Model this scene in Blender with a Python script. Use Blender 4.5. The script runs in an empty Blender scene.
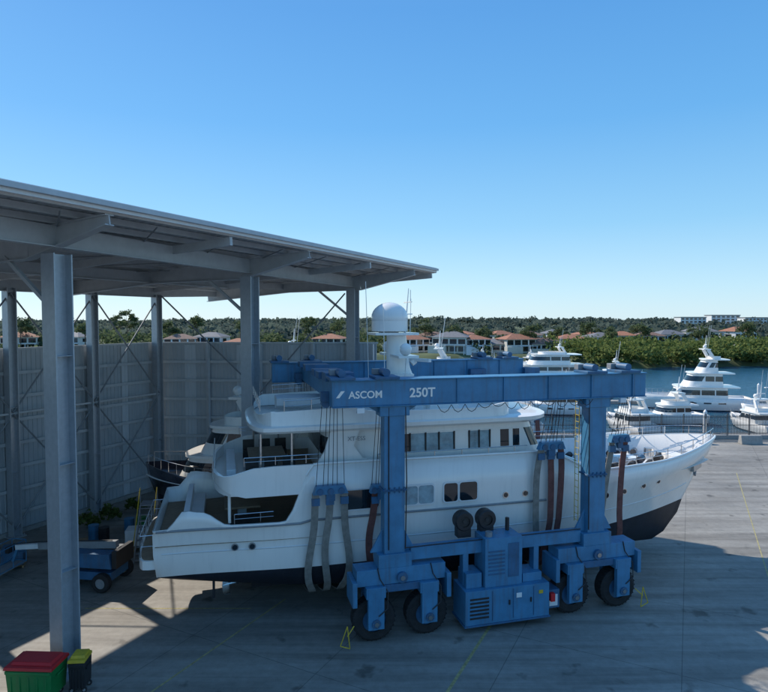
import bpy, math, random
import numpy as np
from mathutils import Vector, Matrix
random.seed(7); rng=np.random.default_rng(7)
S=bpy.context.scene
S.view_settings.view_transform='Standard'; S.view_settings.look='None'; S.view_settings.exposure=0
R=math.radians
# ------------------------------------------------------------ materials
def mat(name,col,rough=.6,metal=0,var=.12,scale=1.5,bump=0,bscale=20,spec=.5,coat=0,dirt=0):
    m=bpy.data.materials.new(name); m.use_nodes=True; nt=m.node_tree; N=nt.nodes; L=nt.links
    b=N['Principled BSDF']; b.inputs['Roughness'].default_value=rough; b.inputs['Metallic'].default_value=metal
    b.inputs['Specular IOR Level'].default_value=spec; b.inputs['Coat Weight'].default_value=coat
    tc=N.new('ShaderNodeTexCoord')
    n=N.new('ShaderNodeTexNoise'); n.inputs['Scale'].default_value=scale; n.inputs['Detail'].default_value=4; n.inputs['Roughness'].default_value=.65
    L.new(tc.outputs['Object'],n.inputs['Vector'])
    r=N.new('ShaderNodeValToRGB'); r.color_ramp.elements[0].position=.3; r.color_ramp.elements[1].position=.7
    c=col
    r.color_ramp.elements[0].color=(c[0]*(1-var),c[1]*(1-var),c[2]*(1-var),1)
    r.color_ramp.elements[1].color=(min(1,c[0]*(1+var)),min(1,c[1]*(1+var)),min(1,c[2]*(1+var)),1)
    L.new(n.outputs['Fac'],r.inputs['Fac']); out=r.outputs['Color']
    if dirt:
        mp=N.new('ShaderNodeMapping'); mp.inputs['Scale'].default_value=(6,6,.5); L.new(tc.outputs['Object'],mp.inputs['Vector'])
        n2=N.new('ShaderNodeTexNoise'); n2.inputs['Scale'].default_value=1; n2.inputs['Detail'].default_value=4
        L.new(mp.outputs[0],n2.inputs['Vector'])
        r2=N.new('ShaderNodeValToRGB'); r2.color_ramp.elements[0].position=.52; r2.color_ramp.elements[0].color=(0,0,0,1)
        r2.color_ramp.elements[1].position=.75; r2.color_ramp.elements[1].color=(dirt,dirt,dirt,1)
        L.new(n2.outputs['Fac'],r2.inputs['Fac'])
        mx=N.new('ShaderNodeMixRGB'); mx.inputs[2].default_value=(.09,.075,.06,1)
        L.new(r2.outputs['Color'],mx.inputs[0]); L.new(out,mx.inputs[1]); out=mx.outputs[0]
    L.new(out,b.inputs['Base Color'])
    if bump:
        n3=N.new('ShaderNodeTexNoise'); n3.inputs['Scale'].default_value=bscale; n3.inputs['Detail'].default_value=3
        L.new(tc.outputs['Object'],n3.inputs['Vector'])
        bp=N.new('ShaderNodeBump'); bp.inputs['Strength'].default_value=bump; bp.inputs['Distance'].default_value=.05
        L.new(n3.outputs['Fac'],bp.inputs['Height']); L.new(bp.outputs[0],b.inputs['Normal'])
    return m
WHITE=mat('gelcoat_white',(.87,.84,.79),.25,var=.03,scale=.4,coat=.4,dirt=.07)
WHITE2=mat('offwhite_paint',(.72,.73,.73),.4,var=.06)
BLACKH=mat('antifoul',(.012,.014,.022),.55,var=.35,scale=1.2,dirt=.12)
NAVY=mat('navy_hull',(.02,.022,.035),.2,var=.1,coat=.5)
GLASS=mat('tinted_glass',(.012,.02,.028),.05,var=.2,scale=.8,spec=.8)
TEAL=mat('light_window_glass',(.2,.34,.4),.08,var=.45,scale=1.6,spec=.8)
DARK=mat('dark_interior',(.035,.032,.03),.7,var=.4,scale=3)
TEAK=mat('teak_deck',(.28,.2,.13),.7,var=.15,scale=4)
STEEL=mat('stainless',(.6,.6,.6),.25,1,var=.05)
BLUE=mat('lift_blue_paint',(.055,.205,.36),.45,var=.18,scale=1.1,dirt=.4,bump=.06,bscale=8)
DBLUE=mat('lift_dark_blue',(.035,.12,.23),.5,var=.22,scale=1.5,dirt=.45)
RUBBER=mat('tyre_rubber',(.02,.02,.021),.85,var=.3,scale=4,bump=.3,bscale=15)
BLACK=mat('black_paint',(.02,.02,.022),.5,var=.2)
STRAP=mat('sling_webbing',(.24,.225,.2),.9,var=.25,scale=3,bump=.3,bscale=40)
MAROON=mat('sling_sleeve',(.17,.07,.06),.9,var=.3,scale=3,bump=.3,bscale=40)
GALV=mat('galvanised_steel',(.42,.45,.48),.42,.45,var=.08,scale=5,dirt=.05)
GALVD=mat('galvanised_dark',(.25,.265,.28),.5,.3,var=.12,scale=2.5,dirt=.15)
RAFT=mat('rafter_steel',(.48,.5,.51),.5,.1,var=.08,scale=2)
ROOFU=mat('roof_sheet',(.36,.38,.39),.55,.1,var=.10,scale=.8)
CLAD=mat('wall_cladding',(.42,.45,.47),.5,.1,var=.05,scale=.3)
CLADL=mat('skylight_sheet',(.54,.57,.59),.5,0,var=.04,scale=.3)
YEL=mat('yellow_paint',(.6,.42,.03),.6,var=.2,dirt=.3)
RED=mat('red_plastic',(.55,.015,.02),.45,var=.1)
GREEN=mat('green_plastic',(.01,.2,.05),.45,var=.12,dirt=.2)
GREY=mat('grey_paint',(.25,.26,.27),.5,var=.15,dirt=.2)
CREAM=mat('render_wall',(.62,.58,.5),.8,var=.1,scale=.3)
TERRA=mat('terracotta_roof',(.33,.14,.08),.8,var=.25,scale=1.2)
TERRB=mat('brown_roof',(.2,.12,.09),.8,var=.25,scale=1.2)
SLATE=mat('grey_roof',(.16,.16,.17),.8,var=.2,scale=1)
CONCB=mat('concrete_block',(.32,.31,.29),.9,var=.15,scale=3,bump=.2)
BARK=mat('bark',(.14,.1,.07),.9,var=.25,scale=3)
WOOD=mat('pallet_wood',(.3,.21,.12),.85,var=.25,scale=3)
def foliage_mat(name,dk,lt,scale=.25,k=.45,tl=.4):
    m=bpy.data.materials.new(name); m.use_nodes=True; nt=m.node_tree; N=nt.nodes; L=nt.links; b=N['Principled BSDF']
    b.inputs['Roughness'].default_value=.8; b.inputs['Specular IOR Level'].default_value=.1
    g=N.new('ShaderNodeNewGeometry'); n=N.new('ShaderNodeTexNoise'); n.inputs['Scale'].default_value=scale; n.inputs['Detail'].default_value=3
    L.new(g.outputs['Position'],n.inputs['Vector'])
    a=N.new('ShaderNodeMath'); a.operation='MULTIPLY_ADD'; a.inputs[1].default_value=k
    L.new(g.outputs['Random Per Island'],a.inputs[0]); L.new(n.outputs['Fac'],a.inputs[2])
    r=N.new('ShaderNodeValToRGB'); r.color_ramp.elements[0].position=.4; r.color_ramp.elements[1].position=.55+k
    r.color_ramp.elements[0].color=(*dk,1); r.color_ramp.elements[1].color=(*lt,1)
    L.new(a.outputs[0],r.inputs['Fac']); L.new(r.outputs['Color'],b.inputs['Base Color'])
    tr=N.new('ShaderNodeBsdfTranslucent'); L.new(r.outputs['Color'],tr.inputs['Color'])
    mx=N.new('ShaderNodeMixShader'); mx.inputs[0].default_value=tl; L.new(b.outputs[0],mx.inputs[1]); L.new(tr.outputs[0],mx.inputs[2]); L.new(mx.outputs[0],N['Material Output'].inputs['Surface'])
    return m
F_MANG=foliage_mat('mangrove_leaves',(.08,.12,.03),(.22,.25,.08))
F_MID=foliage_mat('garden_leaves',(.065,.095,.045),(.16,.19,.09))
F_FAR=foliage_mat('forest_leaves_hazed',(.095,.125,.105),(.125,.15,.12),.06,.2,.5)  # distance haze painted into the leaf colours: paler, bluer, low contrast

def concrete_mat():
    m=bpy.data.materials.new('yard_concrete'); m.use_nodes=True; nt=m.node_tree; N=nt.nodes; L=nt.links; b=N['Principled BSDF']
    tc=N.new('ShaderNodeTexCoord')
    def noise(s,d=6,ro=.6,sc=None,rot=-15):
        n=N.new('ShaderNodeTexNoise'); n.inputs['Scale'].default_value=s; n.inputs['Detail'].default_value=d; n.inputs['Roughness'].default_value=ro
        if sc:
            mp=N.new('ShaderNodeMapping'); mp.inputs['Scale'].default_value=sc; mp.inputs['Rotation'].default_value=(0,0,R(rot)); L.new(tc.outputs['Object'],mp.inputs[0]); L.new(mp.outputs[0],n.inputs['Vector'])
        else: L.new(tc.outputs['Object'],n.inputs['Vector'])
        return n
    def ramp(src,p0,c0,p1,c1):
        r=N.new('ShaderNodeValToRGB'); r.color_ramp.elements[0].position=p0; r.color_ramp.elements[0].color=(*c0,1); r.color_ramp.elements[1].position=p1; r.color_ramp.elements[1].color=(*c1,1)
        L.new(src,r.inputs['Fac']); return r.outputs['Color']
    base=ramp(noise(.12,8).outputs['Fac'],.35,(.275,.258,.23),.68,(.40,.372,.33))
    def mul(a,bb,f=1):
        x=N.new('ShaderNodeMixRGB'); x.blend_type='MULTIPLY'; x.inputs[0].default_value=f; L.new(a,x.inputs[1]); L.new(bb,x.inputs[2]); return x.outputs[0]
    c=mul(base,ramp(noise(2.5,8,.7).outputs['Fac'],.3,(.8,.8,.8),.7,(1.08,1.08,1.08)))
    c=mul(c,ramp(noise(.6,5,.6,(.15,1.6,1)).outputs['Fac'],.38,(.72,.71,.7),.6,(1,1,1)))
    c=mul(c,ramp(noise(.8,5,.6,(.1,2.2,1),-62).outputs['Fac'],.36,(.78,.77,.76),.5,(1,1,1)))
    c=mul(c,ramp(noise(.9,3,.5).outputs['Fac'],.28,(.5,.49,.48),.36,(1,1,1)))
    mp=N.new('ShaderNodeMapping'); mp.inputs['Rotation'].default_value=(0,0,R(-63)); L.new(tc.outputs['Object'],mp.inputs[0])
    br=N.new('ShaderNodeTexBrick'); br.offset=0; br.inputs['Scale'].default_value=1; br.inputs['Brick Width'].default_value=6; br.inputs['Row Height'].default_value=6
    br.inputs['Mortar Size'].default_value=.018; br.inputs['Mortar Smooth'].default_value=.4
    br.inputs['Color1'].default_value=(1,1,1,1); br.inputs['Color2'].default_value=(.9,.9,.89,1); br.inputs['Mortar'].default_value=(.5,.5,.5,1)
    L.new(mp.outputs[0],br.inputs['Vector']); c=mul(c,br.outputs['Color'])
    L.new(c,b.inputs['Base Color'])
    rr=N.new('ShaderNodeMapRange'); rr.inputs[3].default_value=.5; rr.inputs[4].default_value=.9; L.new(noise(.5,5).outputs['Fac'],rr.inputs[0]); L.new(rr.outputs[0],b.inputs['Roughness'])
    bp=N.new('ShaderNodeBump'); bp.inputs['Strength'].default_value=.25; bp.inputs['Distance'].default_value=.02; L.new(noise(15,5).outputs['Fac'],bp.inputs['Height']); L.new(bp.outputs[0],b.inputs['Normal'])
    return m
def water_mat():
    m=bpy.data.materials.new('river_water'); m.use_nodes=True; nt=m.node_tree; N=nt.nodes; L=nt.links; b=N['Principled BSDF']
    b.inputs['Base Color'].default_value=(.02,.09,.15,1); b.inputs['Roughness'].default_value=.14; b.inputs['IOR'].default_value=1.33
    tc=N.new('ShaderNodeTexCoord'); n=N.new('ShaderNodeTexNoise'); n.inputs['Scale'].default_value=.9; n.inputs['Detail'].default_value=5
    mp=N.new('ShaderNodeMapping'); mp.inputs['Scale'].default_value=(.5,1.3,1); L.new(tc.outputs['Object'],mp.inputs[0]); L.new(mp.outputs[0],n.inputs['Vector'])
    bp=N.new('ShaderNodeBump'); bp.inputs['Strength'].default_value=.8; bp.inputs['Distance'].default_value=.35
    L.new(n.outputs['Fac'],bp.inputs['Height']); L.new(bp.outputs[0],b.inputs['Normal']); return m
CONC=concrete_mat(); WATER=water_mat()
GRASS=mat('bank_grass',(.09,.11,.045),.9,var=.4,scale=.03)

# ------------------------------------------------------------ mesh builder
class MB:
    def __init__(s): s.v=[];s.f=[];s.m=[];s.sm=[];s.mats=[]
    def mi(s,m):
        if m not in s.mats: s.mats.append(m)
        return s.mats.index(m)
    def add(s,vs,fs,m,smooth=False):
        o=len(s.v); s.v+=[tuple(p) for p in vs]; k=s.mi(m)
        for f in fs: s.f.append([i+o for i in f]); s.m.append(k); s.sm.append(smooth)
    BF=[(0,3,2,1),(4,5,6,7),(0,1,5,4),(1,2,6,5),(2,3,7,6),(3,0,4,7)]
    def box(s,c,d,m,rz=0,top=None):
        x,y,z=d[0]/2,d[1]/2,d[2]/2; t=top or (1,1)
        P=[(-x,-y,-z),(x,-y,-z),(x,y,-z),(-x,y,-z),(-x*t[0],-y*t[1],z),(x*t[0],-y*t[1],z),(x*t[0],y*t[1],z),(-x*t[0],y*t[1],z)]
        cs,sn=math.cos(rz),math.sin(rz)
        s.add([(c[0]+p[0]*cs-p[1]*sn,c[1]+p[0]*sn+p[1]*cs,c[2]+p[2]) for p in P],s.BF,m)
    def bx(s,x0,x1,y0,y1,z0,z1,m,**k): s.box(((x0+x1)/2,(y0+y1)/2,(z0+z1)/2),(x1-x0,y1-y0,z1-z0),m,**k)
    def frame(s,p0,p1):
        d=(Vector(p1)-Vector(p0)).normalized(); z=Vector((0,0,1))
        sd=d.cross(z) if abs(d.z)<.999 else Vector((1,0,0))
        if sd.length<1e-3: sd=Vector((1,0,0))
        sd.normalize(); return d,sd,sd.cross(d)
    def beam(s,p0,p1,w,h,m,w1=None,h1=None):
        d,sd,up=s.frame(p0,p1); w1=w1 or w; h1=h1 or h; P=[]
        for p,a,b in ((Vector(p0),w,h),(Vector(p1),w1,h1)):
            P+=[p-sd*a/2-up*b/2,p+sd*a/2-up*b/2,p+sd*a/2+up*b/2,p-sd*a/2+up*b/2]
        s.add(P,s.BF,m)
    def tube(s,p0,p1,r,m,n=8,r1=None,caps=True):
        d,sd,up=s.frame(p0,p1); r1=r if r1 is None else r1; P=[]
        for p,a in ((Vector(p0),r),(Vector(p1),r1)):
            for i in range(n):
                t=2*math.pi*i/n; P.append(p+sd*math.cos(t)*a+up*math.sin(t)*a)
        s.add(P,[(i,(i+1)%n,n+(i+1)%n,n+i) for i in range(n)],m,True)
        if caps: s.add(P,[tuple(range(n))[::-1],tuple(range(n,2*n))],m)
    def path(s,pts,r,m,n=6):
        for a,b in zip(pts[:-1],pts[1:]): s.tube(a,b,r,m,n)
    def ribbon(s,pts,w,m,ax=(1,0,0),th=.04):
        A=Vector(ax); rings=[]
        for i,p in enumerate(pts):
            a=Vector(pts[max(0,i-1)]); c=Vector(pts[min(len(pts)-1,i+1)]); d=(c-a).normalized(); nn=d.cross(A).normalized(); sd=nn.cross(d)
            p=Vector(p); rings.append([p-sd*w/2-nn*th/2,p+sd*w/2-nn*th/2,p+sd*w/2+nn*th/2,p-sd*w/2+nn*th/2])
        s.loft(rings,m,True,True,True,smooth=True)
    def loft(s,rings,m,closed=True,cap0=False,cap1=False,smooth=True,matfn=None):
        n=len(rings[0]); P=[p for r in rings for p in r]; o=len(s.v); s.v+=[tuple(p) for p in P]
        for k in range(len(rings)-1):
            for i in range(n if closed else n-1):
                j=(i+1)%n; f=[k*n+i,k*n+j,(k+1)*n+j,(k+1)*n+i]
                mm=m
                if matfn:
                    c=[sum(P[q][a] for q in f)/4 for a in range(3)]; mm=matfn(k,c) or m
                s.f.append([q+o for q in f]); s.m.append(s.mi(mm)); s.sm.append(smooth)
        if cap0: s.f.append([o+i for i in range(n)][::-1]); s.m.append(s.mi(m)); s.sm.append(False)
        if cap1: s.f.append([o+(len(rings)-1)*n+i for i in range(n)]); s.m.append(s.mi(m)); s.sm.append(False)
    def sphere(s,c,r,m,n=16,k=10,sz=1):
        rings=[]
        for a in range(k+1):
            t=math.pi*a/k; rr=max(1e-3,math.sin(t))*r
            rings.append([(c[0]+rr*math.cos(2*math.pi*i/n),c[1]+rr*math.sin(2*math.pi*i/n),c[2]-math.cos(t)*r*sz) for i in range(n)])
        s.loft(rings,m,True,True,True)
    def wheel(s,c,r,w,tm,hm,ax=(0,1,0)):
        a=Vector(ax).normalized(); c=Vector(c)
        prof=[(-.5,.55),(-.5,.88),(-.38,1),(.38,1),(.5,.88),(.5,.55)]
        d,sd,up=s.frame(c,c+a); n=28; rings=[]
        for q,rr in prof: rings.append([c+a*q*w+(sd*math.cos(2*math.pi*i/n)+up*math.sin(2*math.pi*i/n))*rr*r for i in range(n)])
        s.loft(rings,tm,True,False,False)
        s.tube(c-a*w*.38,c+a*w*.38,r*.57,hm,20); s.tube(c-a*w*.46,c+a*w*.46,r*.22,hm,12)
    def build(s,name,parent=None,loc=(0,0,0),rz=0,bevel=0,sharp=35,solid=0):
        me=bpy.data.meshes.new(name); me.from_pydata(s.v,[],s.f)
        for m in s.mats: me.materials.append(m)
        me.polygons.foreach_set('material_index',s.m); me.polygons.foreach_set('use_smooth',s.sm); me.update()
        if any(s.sm): me.set_sharp_from_angle(angle=R(sharp))
        o=bpy.data.objects.new(name,me); S.collection.objects.link(o); o.location=loc; o.rotation_euler=(0,0,rz)
        if parent: o.parent=parent
        if solid:
            md=o.modifiers.new('s','SOLIDIFY'); md.thickness=solid; md.offset=0
        if bevel:
            md=o.modifiers.new('b','BEVEL'); md.width=bevel; md.segments=2; md.limit_method='ANGLE'; md.angle_limit=R(40); md.harden_normals=False
        return o
def empty(name,loc=(0,0,0),rz=0):
    e=bpy.data.objects.new(name,None); S.collection.objects.link(e); e.location=loc; e.rotation_euler=(0,0,rz); e.empty_display_size=.5; return e
def text(name,body,parent,loc,size,m,rx=90,off=.012):
    c=bpy.data.curves.new(name,'FONT'); c.body=body; c.size=size; c.extrude=.006; c.offset=off; c.materials.append(m)
    o=bpy.data.objects.new(name,c); S.collection.objects.link(o); o.parent=parent; o.location=loc; o.rotation_euler=(R(rx),0,0); return o
def sm(a,b,x):
    t=min(1,max(0,(x-a)/(b-a))); return t*t*(3-2*t)
def interp(x,T):
    if x<=T[0][0]: return T[0][1]
    for (a,va),(b,vb) in zip(T[:-1],T[1:]):
        if x<=b: 
            t=(x-a)/(b-a); t=t*t*(3-2*t); return va+(vb-va)*t
    return T[-1][1]
def outline(s0,s1,w,rf,ra,p=.6,cuts=(),nf=12):
    def pw(v): return math.copysign(abs(v)**p,v)
    pts=[]
    xs=sorted([s0+ra]+[min(max(c,s0+ra),s1-rf) for c in cuts]+[s1-rf])
    for i in range(nf//2): 
        t=math.pi/2*(i/(nf//2)); pts.append((s0+ra-ra*pw(math.cos(t)),-w*pw(math.sin(t))))
    pts+=[(x,-w) for x in xs]
    for i in range(1,nf):
        t=-math.pi/2+math.pi*i/nf; pts.append((s1-rf+rf*pw(math.cos(t)),w*pw(math.sin(t))))
    pts+=[(x,w) for x in xs[::-1]]
    for i in range(nf//2-1,0,-1):
        t=math.pi/2*(i/(nf//2)); pts.append((s0+ra-ra*pw(math.cos(t)),w*pw(math.sin(t))))
    return pts
def at(ol,z): return [(x,y,z) for x,y in ol]

# ------------------------------------------------------------ light, sky, camera
sun_dir=Vector((-15.3,12.3,17)).normalized()
el=math.asin(sun_dir.z); az=math.atan2(sun_dir.x,sun_dir.y)
w=bpy.data.worlds.new('World'); S.world=w; w.use_nodes=True; nt=w.node_tree; N=nt.nodes; L=nt.links
sky=N.new('ShaderNodeTexSky'); sky.sky_type='NISHITA'; sky.sun_disc=False; sky.sun_elevation=el; sky.sun_rotation=az
sky.air_density=1.0; sky.dust_density=.2; sky.ozone_density=2.0; sky.altitude=0
tc=N.new('ShaderNodeTexCoord'); sx=N.new('ShaderNodeSeparateXYZ'); L.new(tc.outputs['Generated'],sx.inputs[0])
rp=N.new('ShaderNodeValToRGB'); e=rp.color_ramp.elements
e[0].position=0; e[0].color=(.60,.83,.97,1); e[1].position=.7; e[1].color=(.12,.34,.74,1)
for p,c in ((.05,(.49,.78,.97,1)),(.15,(.27,.62,.93,1)),(.3,(.125,.45,.88,1)),(.45,(.085,.355,.80,1))): q=e.new(p); q.color=c
L.new(sx.outputs[2],rp.inputs[0])
sc=N.new('ShaderNodeVectorMath'); sc.operation='SCALE'; sc.inputs['Scale'].default_value=6.9; L.new(rp.outputs[0],sc.inputs[0])
gm=N.new('ShaderNodeMixRGB'); gm.blend_type='MULTIPLY'; gm.inputs[0].default_value=1; gm.inputs[2].default_value=(.95,1.0,1.1,1); L.new(sky.outputs[0],gm.inputs[1])
mx=N.new('ShaderNodeMixRGB'); mx.inputs[0].default_value=.78; L.new(gm.outputs[0],mx.inputs[1]); L.new(sc.outputs[0],mx.inputs[2])
L.new(mx.outputs[0],N['Background'].inputs[0]); N['Background'].inputs[1].default_value=.15
ld=bpy.data.lights.new('sun','SUN'); ld.energy=5.0; ld.angle=R(.5); ld.color=(1,.93,.83)
lo=bpy.data.objects.new('sun',ld); S.collection.objects.link(lo); lo.rotation_euler=(-sun_dir).to_track_quat('-Z','Y').to_euler(); lo.location=(-40,50,60)
cd=bpy.data.cameras.new('camera'); cam=bpy.data.objects.new('camera',cd); S.collection.objects.link(cam); S.camera=cam
cam.location=(0,0,13); cam.rotation_euler=(R(90-2.48),0,0); cd.sensor_width=36; cd.lens=28.1; cd.clip_end=12000; cd.clip_start=.1

# ------------------------------------------------------------ ground, water, far bank
b=MB(); b.bx(-130,170,-90,66,-3.5,0,CONC); b.build('ground')
b=MB(); b.add([(-6000,-6000,-1.5),(6000,-6000,-1.5),(6000,6000,-1.5),(-6000,6000,-1.5)],[(0,1,2,3)],WATER); b.build('water')
def shore(x): return 211-sm(52,74,x)*30+3*math.sin(x*.07)+2*math.sin(x*.23)
def landz(x,y):
    z=-2.6+3.2*sm(0,7,y-shore(x)); z+=sm(330,800,y)*(6+2.0*math.sin(x*.004+1)); return z
xs=np.concatenate([-np.geomspace(3000,320,14),np.linspace(-300,420,160),np.geomspace(440,3000,14)])
ys=np.concatenate([np.linspace(160,225,45),np.geomspace(232,5000,45)])
V=[(x,y,landz(x,y)) for y in ys for x in xs]; n=len(xs)
b=MB(); b.add(V,[(j*n+i,j*n+i+1,(j+1)*n+i+1,(j+1)*n+i) for j in range(len(ys)-1) for i in range(n-1)],GRASS,True); b.build('far_bank_terrain')
b=MB()
def line(p,q,w,m,z=.004):
    d=Vector((q[0]-p[0],q[1]-p[1],0)).normalized()*w/2; s_=Vector((-d.y,d.x,0))
    P=[Vector((*p,z)),Vector((*q,z))]; b.add([P[0]-s_,P[0]+s_,P[1]+s_,P[1]-s_],[(3,2,1,0)],m)
YL=mat('worn_yellow_line',(.36,.31,.14),.8,var=.4,scale=6)
line((1.6,19.2),(5.5,26.9),.12,YL); line((-8.6,19.5),(-4.6,27.4),.08,YL); line((-13.5,26.5),(-6,26.5),.08,YL)
line((16.5,24),(30,50.5),.06,YL)
b.build('painted_marking')

# ------------------------------------------------------------ foliage
def leaves(name,blobs,per,size,m,parent=None):
    C=[]; 
    for (cx,cy,cz,rx,rz) in blobs:
        k=per; d=rng.normal(size=(k,3)); d/=np.linalg.norm(d,axis=1)[:,None]
        d[:,2]=np.where(d[:,2]<-.3,-d[:,2],d[:,2]); rad=rng.uniform(.5,1.08,size=(k,1))
        lump=1+.22*np.sin(d[:,:1]*5+cx)+.18*np.sin(d[:,1:2]*7+cy)
        C.append(np.array([cx,cy,cz])+d*rad*lump*np.array([rx,rx,rz]))
    C=np.concatenate(C); K=len(C)
    a=rng.normal(size=(K,3)); a/=np.linalg.norm(a,axis=1)[:,None]; c=rng.normal(size=(K,3)); c=np.cross(a,c); c/=np.linalg.norm(c,axis=1)[:,None]
    sz=rng.uniform(.5,1.3,size=(K,1))*size/2
    P=np.stack([C-a*sz-c*sz*.6,C+a*sz-c*sz*.6,C+a*sz*.7+c*sz,C-a*sz*.7+c*sz*.8],1).reshape(-1,3)
    F=np.arange(K*4).reshape(-1,4)
    me=bpy.data.meshes.new(name); me.vertices.add(K*4); me.vertices.foreach_set('co',P.ravel())
    me.loops.add(K*4); me.loops.foreach_set('vertex_index',F.ravel()); me.polygons.add(K); me.polygons.foreach_set('loop_start',np.arange(0,K*4,4)); me.polygons.foreach_set('loop_total',np.full(K,4))
    me.materials.append(m); me.update(calc_edges=True)
    o=bpy.data.objects.new(name,me); S.collection.objects.link(o)
    if parent: o.parent=parent
    return o
U=random.uniform
bl=[]
for i in range(800):
    x=U(62,260); sh=shore(x); y=sh+.5+U(0,1)**1.5*45; r=U(2.0,4.0)
    if y<sh+8: r*=.8
    bl.append((x,y,U(-.4,3.8)+min(1,max(0,(y-sh)/40))*1.5,r,r*U(.6,.95)))
leaves('mangrove_trees',bl,90,.8,F_MANG)
bl=[]
for i in range(640):
    x=U(-330,420); y=U(219 if x<60 else 237,330); r=U(2.5,4.6); bl.append((x,y,U(.3,4.6)*(.45 if y<242 else 1),r,r*U(.6,1)))
leaves('garden_trees',bl,90,1.1,F_MID)
bl=[]
for i in range(1700):
    y=330+U(0,1)**1.2*600; x=U(-1,1)*(y*.85+90); r=U(5,8); bl.append((x,y,landz(x,y)+U(0,4.2),r,r*U(.5,.7)))
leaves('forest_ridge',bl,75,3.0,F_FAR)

def tree(x,y,h,cr):
    e=empty('gum_tree',(x,y,landz(x,y)))
    t=MB(); top=Vector((U(-.6,.6),U(-.6,.6),h*.8)); t.tube((0,0,-.3),top,.3,BARK,8,.08); blobs=[]
    for i in range(7):
        a=U(0,6.28); z=h*U(.4,.75); p=top*(z/(h*.8)); q=Vector((math.cos(a)*cr*U(.5,.9),math.sin(a)*cr*U(.5,.9),z+h*U(.08,.22)))
        t.tube(p,q,.11,BARK,6,.03); blobs.append((q.x,q.y,q.z,cr*U(.35,.5),cr*U(.3,.42)))
    blobs.append((top.x,top.y,h*.88,cr*.5,cr*.45))
    t.build('trunk',e); leaves('crown',blobs,150,.6,F_MID,e)
for (px,d,h,cr) in [(128,262,17,4),(118,300,15,4),(20,240,13,4.5),(60,255,13,5),(196,270,14,4.5),(305,250,13,4),(340,270,13,5),(455,232,10,4),(532,230,10,4),(592,255,11,4.5),(640,260,10,5),(700,250,9,5),(748,270,11,5),(425,245,13,4.5),(240,250,12,4),(484,238,9,4),(560,242,9,4),(610,240,9,4),(170,245,11,4),(85,240,11,4)]:
    tree((px-384)/600*d,d,h,cr)

def house(x,y,wd,dp,h,rz,wall=CREAM,roof=TERRA):
    e=empty('house',(x,y,landz(x,y)),rz)
    a=MB(); a.bx(-wd/2,wd/2,-dp/2,dp/2,-.5,h,wall); a.bx(-wd/2-1,-wd/2+wd*.45,-dp/2-2.4,-dp/2-.003,-.5,h*.48,wall); a.build('walls',e)
    r=MB(); o=.6; rh=wd*.16; W,D=wd/2+o,dp/2+o; k=max(.3,W-D)
    r.add([(-W,-D,h),(W,-D,h),(W,D,h),(-W,D,h),(-k,0,h+rh),(k,0,h+rh)],[(0,1,5,4),(1,2,5),(2,3,4,5),(3,0,4),(3,2,1,0)],roof)
    r.build('roof',e)
    g=MB(); fl=[1.0] if h<4 else [.6,h*.5+.4]
    for z in fl:
        nx=4
        for i in range(nx):
            xx=-wd/2+wd*(i+.5)/nx; g.bx(xx-wd*.1,xx+wd*.1,-dp/2-.06,-dp/2+.02,z+.1,z+1.9,GLASS)
        g.bx(-wd/2-.06,-wd/2+.02,-dp*.25,dp*.1,z+.3,z+1.7,GLASS); g.bx(wd/2-.02,wd/2+.06,-dp*.25,dp*.1,z+.3,z+1.7,GLASS)
    g.build('windows',e)
    if h>4:
        t=MB(); t.bx(-wd*.1,wd*.5,-dp/2-1.8,-dp/2-.07,h*.5,h*.5+.15,WHITE2)
        for xx in (-wd*.08,wd*.2,wd*.47): t.bx(xx-.12,xx+.12,-dp/2-1.75,-dp/2-1.5,-.4,h*.5-.003,WHITE2)
        t.build('balcony',e)
for px,d,wd,h,rf in [(452,228,13,6,SLATE),(474,228,10,5.2,TERRA),(494,231,12,3.4,SLATE),(516,228,12,5.2,TERRA),(545,230,14,3.4,TERRB),(570,236,11,5.2,TERRA),(600,246,12,5.5,SLATE),(622,262,11,5.8,TERRA),(648,266,12,5.5,TERRB),(668,270,13,6,SLATE),(585,268,10,6,TERRA),(530,262,10,6,TERRB),(500,268,11,6,TERRA),(462,272,11,6,TERRA),(556,280,12,6.2,SLATE),
   (700,285,14,7,SLATE),(738,290,14,7,TERRA),(20,245,13,5.5,TERRA),(75,250,12,5.5,SLATE),(180,240,12,5,TERRB),(212,250,12,5.5,SLATE),(238,240,11,3.4,TERRA),(330,244,12,5,TERRA),(410,234,12,5,TERRA),(432,250,11,6,TERRB),(-60,245,13,6,TERRA),(820,290,14,8,TERRA)]:
    house((px-384)/600*d,d,wd,U(8,11),h,U(-.5,.5),random.choice([CREAM,WHITE2,CREAM]),rf)
for px,d,wd,h in [(690,620,26,8),(722,640,30,10),(752,610,22,8),(790,640,30,11)]:
    x=(px-384)/600*d; e=empty('apartment_building',(x,d,landz(x,d)+2)); a=MB(); a.bx(-wd/2,wd/2,-7,7,-5,h,WHITE2); a.build('walls',e)
    a=MB(); a.bx(-wd/2-.5,wd/2+.5,-7.5,7.5,h+.002,h+.6,SLATE); a.build('roof',e)
    a=MB()
    for k in range(3):
        for i in range(6): xx=-wd/2+wd*(i+.5)/6; a.bx(xx-wd*.05,xx+wd*.05,-7.1,-6.95,h-2.3-k*3,h-.7-k*3,GLASS)
    a.build('windows',e)

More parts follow.
